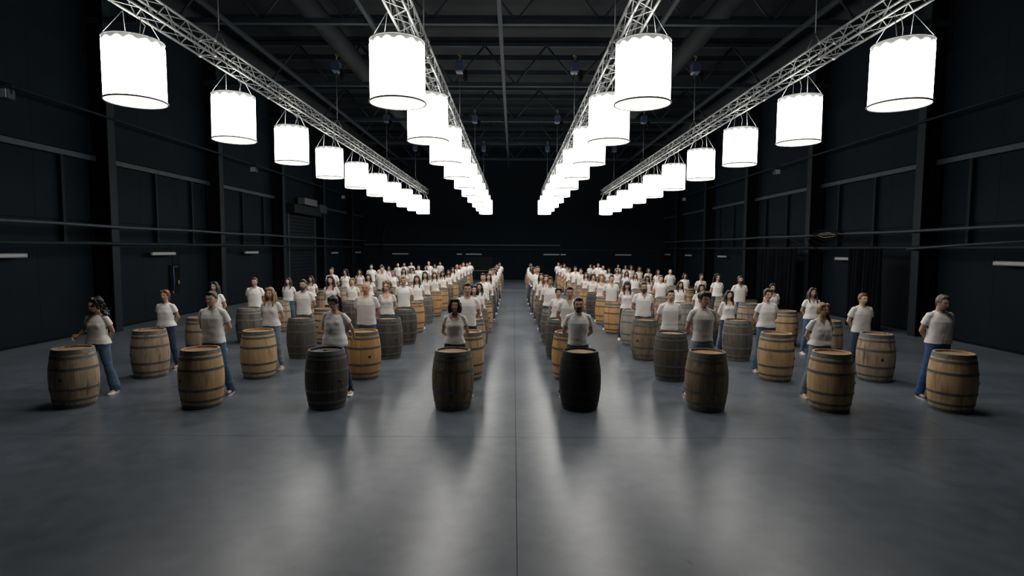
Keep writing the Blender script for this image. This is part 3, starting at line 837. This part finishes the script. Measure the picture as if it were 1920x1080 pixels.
def beard_mesh():
    mb = MB()
    for s in (-1, 1):
        mb.tube([tuple(Vector((s*.074, -.005, -.01))+HC), tuple(Vector((s*.066, -.03, -.06))+HC), tuple(Vector((s*.040, -.078, -.095))+HC), tuple(Vector((0, -.098, -.104))+HC)], [.010, .017, .022, .022], 8)
        mb.capsule(tuple(Vector((s*.006, -.106, -.045))+HC), tuple(Vector((s*.028, -.092, -.056))+HC), .007, .007, 6)
        mb.capsule(tuple(Vector((s*.028, -.092, -.056))+HC), tuple(Vector((s*.030, -.085, -.085))+HC), .008, .012, 6)
    mb.ell(tuple(Vector((0, -.082, -.092))+HC), (.040, .026, .026)); mb.capsule(tuple(Vector((-.024, -.100, -.043))+HC), tuple(Vector((.024, -.100, -.043))+HC), .009, .009, 8)
    return voxel('beard', mb, .005, 1)
HMESH = {k: hair_mesh(k) for k in 'bsqclofpPud'}
BEARD = beard_mesh()
EYEM = MB().ell((0, 0, 0), (.0125, .006, .006), 8, 6).mesh('eye', True)
BROW = MB().tube([(-.018, .003, -.002), (0, -.002, .003), (.018, .004, 0)], [.003, .0045, .0025], 6).mesh('eyebrow', True)
LIPS = MB().ell((0, 0, 0), (.021, .006, .007), 10, 6).mesh('lips', True)

_cache = {}
def get(kind, *a):
    k = (kind,) + a
    if k not in _cache: _cache[k] = {'body': body_mesh, 'shirt': shirt_mesh, 'jeans': jeans_mesh}[kind](*a)
    return _cache[k]
# X of the person, height, code: sex, hair style, hair colour
PEOPLE = {
1: "-7.24,1.65,Fck -7.31,1.65,Fpr -7.36,1.70,Flk -7.32,1.70,Msn -7.19,1.59,Fld -7.20,1.55,Fld -7.12,1.78,Msd -7.21,1.62,Fcd -7.16,1.55,Fln -7.13,1.74,Msk -7.10,1.68,Msn -7.16,1.53,Fln -7.06,1.64,Mbd -7.07,1.63,Msd -6.99,1.62,Msd",
2: "-5.23,1.78,Msk -5.11,1.71,Fly -5.18,1.76,Msk -5.17,1.76,Flk -5.15,1.59,Fpy -5.16,1.63,Fld -5.15,1.85,Msn -5.17,1.59,Fpy -5.11,1.61,Fld -5.11,1.55,Fcn -5.11,1.64,Msd -5.06,1.54,Fod -5.18,1.77,Mbd -5.11,1.54,Fln -5.03,1.65,Msd",
3: "-3.13,1.74,FPd -3.11,1.84,Mbn -3.14,1.72,Fcy -3.12,1.75,Msy -3.10,1.68,Fld -3.16,1.72,Flk -3.11,1.62,Fln -3.06,1.58,Flk -3.04,1.56,Flv -3.06,1.60,Fld -3.06,1.70,Mbn -3.08,1.62,Fpr -3.08,1.72,Msk -3.02,1.64,Msd -3.01,1.66,Msk",
4: "-1.05,1.69,Fod -1.00,1.82,Msk -1.00,1.65,Fok -1.00,1.58,Flk -1.00,1.76,Msk -0.92,1.67,Fld -0.93,1.75,Msn -0.92,1.70,Fpr -0.92,1.65,Fld -0.94,1.66,Msd -0.98,1.60,Fln -0.98,1.64,Msn -1.01,1.54,Fod -1.00,1.54,Fpd -0.98,1.62,Msd",
5: "1.08,1.71,Msk 1.13,1.76,Msk 1.06,1.60,Fud 0.99,1.76,Fsn 0.99,1.72,Flr 0.94,1.68,Fld 0.90,1.86,Msg 0.87,1.76,Flk 0.87,1.70,Fon 0.89,1.68,Msd 0.93,1.64,Fld 0.97,1.64,Msn 1.03,1.55,Fpd 1.08,1.62,Msd 1.10,1.54,Fon",
6: "3.23,1.82,Mqn 3.23,1.71,Msk 3.14,1.75,Msn 3.15,1.65,Ffv 3.07,1.73,Msd 3.07,1.64,Fcy 3.06,1.56,Fcd 3.05,1.55,Flv 3.07,1.64,Msn 3.04,1.68,Msk 2.96,1.54,Fur 3.01,1.53,Fpn 3.04,1.66,Msd 3.02,1.53,Fun 3.01,1.65,Msd",
7: "5.27,1.64,Fdy 5.25,1.74,Fun 5.23,1.55,Fld 5.23,1.58,Fod 5.24,1.54,Fld 5.16,1.63,Msg 5.17,1.54,Ffd 5.14,1.54,Flr 5.18,1.54,Flv 5.11,1.58,Fon 5.06,1.53,Fld 5.07,1.62,Mbn 5.10,1.70,Msn 5.14,1.53,Fld 5.18,1.53,Fpd",
8: "7.30,1.79,Msg 7.23,1.65,Msr 7.27,1.63,Fln 7.23,1.61,Fuk 7.14,1.72,Msk 7.17,1.68,Fck 7.27,1.61,Fpk 7.25,1.54,Fod 7.20,1.64,Mbd 7.16,1.54,Flk 7.17,1.54,Fon 7.14,1.55,Flr 7.11,1.55,Fcn 7.16,1.54,Fld 7.06,1.53,Fpd"}
BEARDED = {(1, 5), (3, 2), (5, 8), (3, 6)}
# front row: build, pose, head yaw, head pitch, neck, loose, sleeve, hem, jeans, fit, shoe, skin, shirt
FRONT = {1: (.02, 'reach', -.25, .15, 'crew', .010, .50, .91, 'mid blue', 'flare', 'white', 2, 1),
         2: (.02, 'back', -.10, .08, 'crew', .016, .58, .87, 'mid blue', 'straight', 'black', 1, 0),
         3: (-.02, 'elbow', .02, .35, 'off', .024, .55, .84, 'dark blue', 'slim', 'white', 2, 0),
         4: (.0, 'back', .03, .05, 'scoop', .006, .42, .92, 'dark blue', 'slim', 'white', 1, 0),
         5: (.03, 'back', .0, .02, 'crew', .006, .50, .90, 'dark blue', 'straight', 'black', 2, 0),
         6: (-.03, 'back', .20, .10, 'crew', .008, .50, .92, 'pale blue', 'slim', 'red', 1, 1),
         7: (.0, 'back', .30, .06, 'v', .024, .50, .96, 'pale blue', 'straight', 'cream', 1, 0),
         8: (.12, 'back', .22, .18, 'crew', .018, .55, .92, 'bright blue', 'straight', 'black', 2, 0)}
POOL = {'F': [(-.03, 'back', -.06, .02, .105), (.02, 'back', .08, .05, .105), (.07, 'back', .0, .0, .105)],
        'M': [(-.02, 'back', -.05, .03, .12), (.04, 'back', .06, .0, .12), (.10, 'back', .0, .04, .12)]}
PSH = {'F': [('scoop', .008, .42, .93), ('v', .012, .48, .92), ('crew', .012, .46, .93)], 'M': [('crew', .012, .55, .89), ('v', .010, .52, .90), ('crew', .016, .58, .88)]}
rp = random.Random(11)
JN = ['mid blue', 'dark blue', 'pale blue', 'dark blue', 'mid blue', 'bright blue']
FIX = {(2, 1): dict(j='dark blue', fit='slim'), (2, 2): dict(j='pale blue', fit='slim', sh='cream'), (3, 2): dict(j='mid blue', fit='slim'), (2, 3): dict(j='mid blue', fit='straight'),
       (2, 7): dict(j='mid blue', fit='flare', sh='white', neck=2), (2, 8): dict(j='dark blue', neck=2), (3, 8): dict(j='mid blue', neck=1), (2, 5): dict(neck=1), (3, 6): dict(neck=1), (3, 7): dict(j='dark blue', long=True)}
NECKW = {'crew': 'crew neck', 'v': 'V neck', 'scoop': 'scoop neck', 'off': 'off-shoulder'}
def person(row, col, X, H, code):
    sex, hs, hc = code
    fx = FIX.get((row, col), {})
    stance = .165
    if row == 1:
        bld, pose, hy, hp, neck, loose, slv, hem, jn, fit, shc, sk, st = FRONT[col]
        seed = col; rz = 0.0
    else:
        i = rp.randrange(3); bld, pose, hy, hp, stance = POOL[sex][i]; bld = bld if row > 1 else bld
        q = fx.get('neck', rp.randrange(3)); neck, loose, slv, hem = PSH[sex][q]
        if fx.get('long'): slv = 2.0
        jn = fx.get('j', rp.choice(JN)); fit = fx.get('fit', rp.choice(['slim', 'straight']) if sex == 'F' else 'straight')
        shc = fx.get('sh', rp.choice(['white', 'white', 'black'])); sk = rp.choice([0, 0, 1, 1, 2]); st = rp.choice([0, 0, 1]); seed = 20 + i + q
        rz = rp.uniform(-.05, .05)
    pw = {'reach': 'right arm held out', 'elbow': 'left arm low at the side'}.get(pose, 'hands behind back')
    lab = 'person in white T-shirt, %s, behind %s barrel of %s' % (pw, ORD[row-1], CNAME[col-1]) if row > 1 and 'neck' not in fx else 'person in white %s T-shirt, %s, behind %s barrel of %s' % (NECKW[neck], pw, ORD[row-1], CNAME[col-1])
    if len(lab.split()) > 16: lab = 'person in white T-shirt, %s, behind %s barrel of %s' % (pw, ORD[row-1], CNAME[col-1])
    if len(lab.split()) > 16: lab = 'person in white T-shirt behind %s barrel of %s' % (ORD[row-1], CNAME[col-1])
    Y = Y1 + (row-1)*DY + .72
    e = tag(empty('person', (X, Y, 0), rz), lab, 'person', 'people standing behind barrels')
    k = H/1.70; e.scale = (k*.5+.5, k*.5+.5, k)
    obj('body', get('body', sex, bld, pose, hy, hp, stance), SKIN[sk], e)
    obj('t_shirt', get('shirt', sex, bld, pose, neck, seed, slv, hem, loose), SHIRT[st], e)
    obj('jeans', get('jeans', sex, bld, stance, fit, (col if row == 1 else 1)), JEANS[jn], e)
    rot = Euler((hp, 0, hy)); R = rot.to_matrix()
    obj('hair', HMESH[hs], HAIR[hc], e, PIV, rot)
    if (row, col) in BEARDED: obj('beard', BEARD, HAIR['k'], e, PIV, rot)
    for s in (-1, 1):
        sh = obj('shoe', SHOE_UP, SHOE[shc], e, (s*(.098+stance), .0, 0), (0, 0, s*.14))
        obj('sole', SHOE_SOLE, M['sole'], sh)
    if row <= 4:
        d = .004 if sex == 'F' else 0
        for s in (-1, 1):
            obj('eye', EYEM, M['eye'], e, PIV + R @ (HC + Vector((s*.033, -.0765+d, .002))), rot)
            obj('eyebrow', BROW, HAIR[hc if hc not in 'yg' else 'n'], e, PIV + R @ (HC + Vector((s*.033, -.092+d, .026))), rot)
        obj('lips', LIPS, M['lips'], e, PIV + R @ (HC + Vector((0, -.101+d*1.5, -.057))), rot)
    return e
for c in range(1, COLS+1):
    for r, t in enumerate(PEOPLE[c].split()):
        x, h, code = t.split(','); person(r+1, c, float(x), float(h), code)

# ================================================================== THINGS ON THE WALLS
def tube_light(x, y, z, yaw, label, L=1.25):
    r = tag(empty('tube_light', (x, y, z), yaw), label, 'wall light', 'unlit tube lights on the walls')
    quick('housing', M['steel'], r)(MB().bevbox((-L/2+.03, -.045, -.05), (L/2-.03, .04, .05), .01))
    quick('cover', M['tube'], r)(MB().bevbox((-L/2, -.11, -.055), (L/2, -.045, .055), .025))
    for s in (-1, 1): quick('end_cap', M['white'], r)(MB().bevbox((s*(L/2+.01)-.02, -.112, -.057), (s*(L/2+.01)+.02, -.04, .057), .012))
for i, y in enumerate((13.4, 19.6, 26.2, 38.4, 44.2)):
    tube_light(-WX+.16, y, 2.32 if i < 3 else 2.22, PI/2, 'unlit white tube light on the left wall, %s from the near end' % ORD[i])
for i, y in enumerate((13.75, 20.85, 27.4, 33.2, 39.6, 45.0)):
    tube_light(WX-.16, y, 2.24 if i < 3 else 2.16, -PI/2, 'unlit white tube light on the right wall, %s from the near end' % ORD[i])
for i, x in enumerate((-9.37, -3.32, 3.08, 8.99)):
    tube_light(x, YBACK-.14, 2.1, 0, 'unlit long tube light on the end wall, %s from the left' % ORD[i])
for i, x in enumerate((-4.5, 4.05)):
    tube_light(x, YBACK-.14, 2.1, 0, 'short unlit emergency light on the end wall, %s of the pair' % ('left' if i == 0 else 'right'), .36)
def flood(x, y, z, s, label):
    r = tag(empty('floodlight', (x, y, z), 0), label, 'floodlight', 'small floodlights on the wall pipes')
    quick('housing', M['steel'], r)(MB().bevbox((-.12, -.10, -.36), (.12, .10, -.12), .03))
    quick('lens', M['glass'], r)(MB().bevbox((-.10, -.13, -.34), (.10, -.10, -.14), .01))
    quick('bracket', M['steel_dim'], r, True)(MB().tube([(-.13, 0, -.24), (-.13, 0, -.04), (0, 0, .0), (.13, 0, -.04), (.13, 0, -.24)], .015, 6).tube([(0, 0, 0), (-s*.115, 0, .04)], .015, 6))
for x, y, s, t in ((-11.6, 25.2, 1, 'small floodlight on the left wall pipe, nearest'), (-11.6, 38.4, 1, 'small floodlight on the left wall pipe, farthest'), (-11.6, 13.0, 1, 'floodlight at the near end of the left wall pipe, by the picture edge'),
                (11.6, 25.2, -1, 'small floodlight on the right wall pipe, nearest'), (11.6, 38.8, -1, 'small floodlight on the right wall pipe, farthest')):
    flood(x, y, 6.24, s, t)
def curtain(y0, y1, x, label):
    n = 90; vs = []; fs = []
    for j, z in enumerate((.02, .6, 1.4, 2.2, 2.6)):
        for i in range(n):
            t = i/(n-1); am = .10*(1-.5*z/2.6)
            vs.append((x + am*math.sin(i*.95+j*.25) + .03*math.sin(i*.31), y0+(y1-y0)*t + .02*math.sin(i*1.7), z))
    for j in range(4):
        for i in range(n-1): fs.append((j*n+i, j*n+i+1, (j+1)*n+i+1, (j+1)*n+i))
    me = MB().add(vs, fs).mesh('curtain', True)
    o = tag(obj('curtain', me, M['curtain']), label, 'curtain', 'dark drapes on the right wall')
    md = o.modifiers.new('thick', 'SOLIDIFY'); md.thickness = .006
    quick('curtain_rod', M['steel_dim'], o, True)(MB().tube([(x, y0-.05, 2.62), (x, y1+.05, 2.62)], .02, 8))
curtain(22.9, 26.4, 11.45, 'wide dark drape on the right wall behind the far barrels')
curtain(17.6, 19.3, 11.45, 'narrow dark drape beside the near right wall column')
sg = tag(empty('wall_sign', (WX-.06, 20.8, 1.33), -PI/2), 'small white plate on the right wall below a tube light', 'sign')
quick('plate', M['white'], sg)(MB().bevbox((-.06, -.03, -.14), (.06, 0, .14), .006))
bp = tag(empty('cable_hanger', (-WX+.06, 20.3, 1.0), PI/2), 'wall rack with blue hose and black cables on the left wall', 'cable rack')
quick('backboard', M['web'], bp)(MB().bevbox((-.12, -.03, -.1), (.42, .02, .9), .01))
quick('hose', M['bluecable'], bp, True)(MB().tube([(0, -.06, -.02), (.02, -.08, .3), (-.02, -.08, .6), (.02, -.06, .85), (.3, -.06, .83)], .022, 8))
quick('cable', M['web'], bp, True)(MB().tube([(.05, -.04, .85), (-.05, -.07, 1.3), (-.1, -.04, 1.6)], .014, 6))
quick('cable', M['steel_dim'], bp, True)(MB().tube([(.38, -.04, .4), (.42, -.07, .9), (.5, -.04, 1.62)], .012, 6))
quick('yellow_plug', M['yellow'], bp, True)(MB().tube([(.30, -.06, .18), (.30, -.07, .26), (.31, -.06, .34)], [.03, .04, .02], 8))
quick('red_tag', M['red'], bp)(MB().bevbox((-.03, -.05, -.12), (.05, -.02, -.04), .006))
cb = tag(empty('cable_bundle', (11.76, 21.3, 3.16)), 'coiled black and yellow cables slung over the right wall rail', 'cables')
for i in range(4):
    a = .25 + .1*i
    pts = [(.0-.02*i, a*math.cos(t)*2.2 + .1*math.sin(3*t+i), -.05+(.10+.04*i)*math.sin(t)*(1 if t < PI else .7+.6*i)) for t in np.linspace(.1*i, 2*PI-.2, 15)]
    quick('cable_loop', M['yellow'] if i == 0 else M['web'], cb, True)(MB().tube(pts, .014, 6))
quick('cable_run', M['steel_dim'], cb, True)(MB().tube([(0, 1.0, -.1), (-.02, 1.8, -.38), (0, 2.8, -.12), (0, 4.4, -.05)], .014, 6))

bpy.data.scenes.remove(SCR)
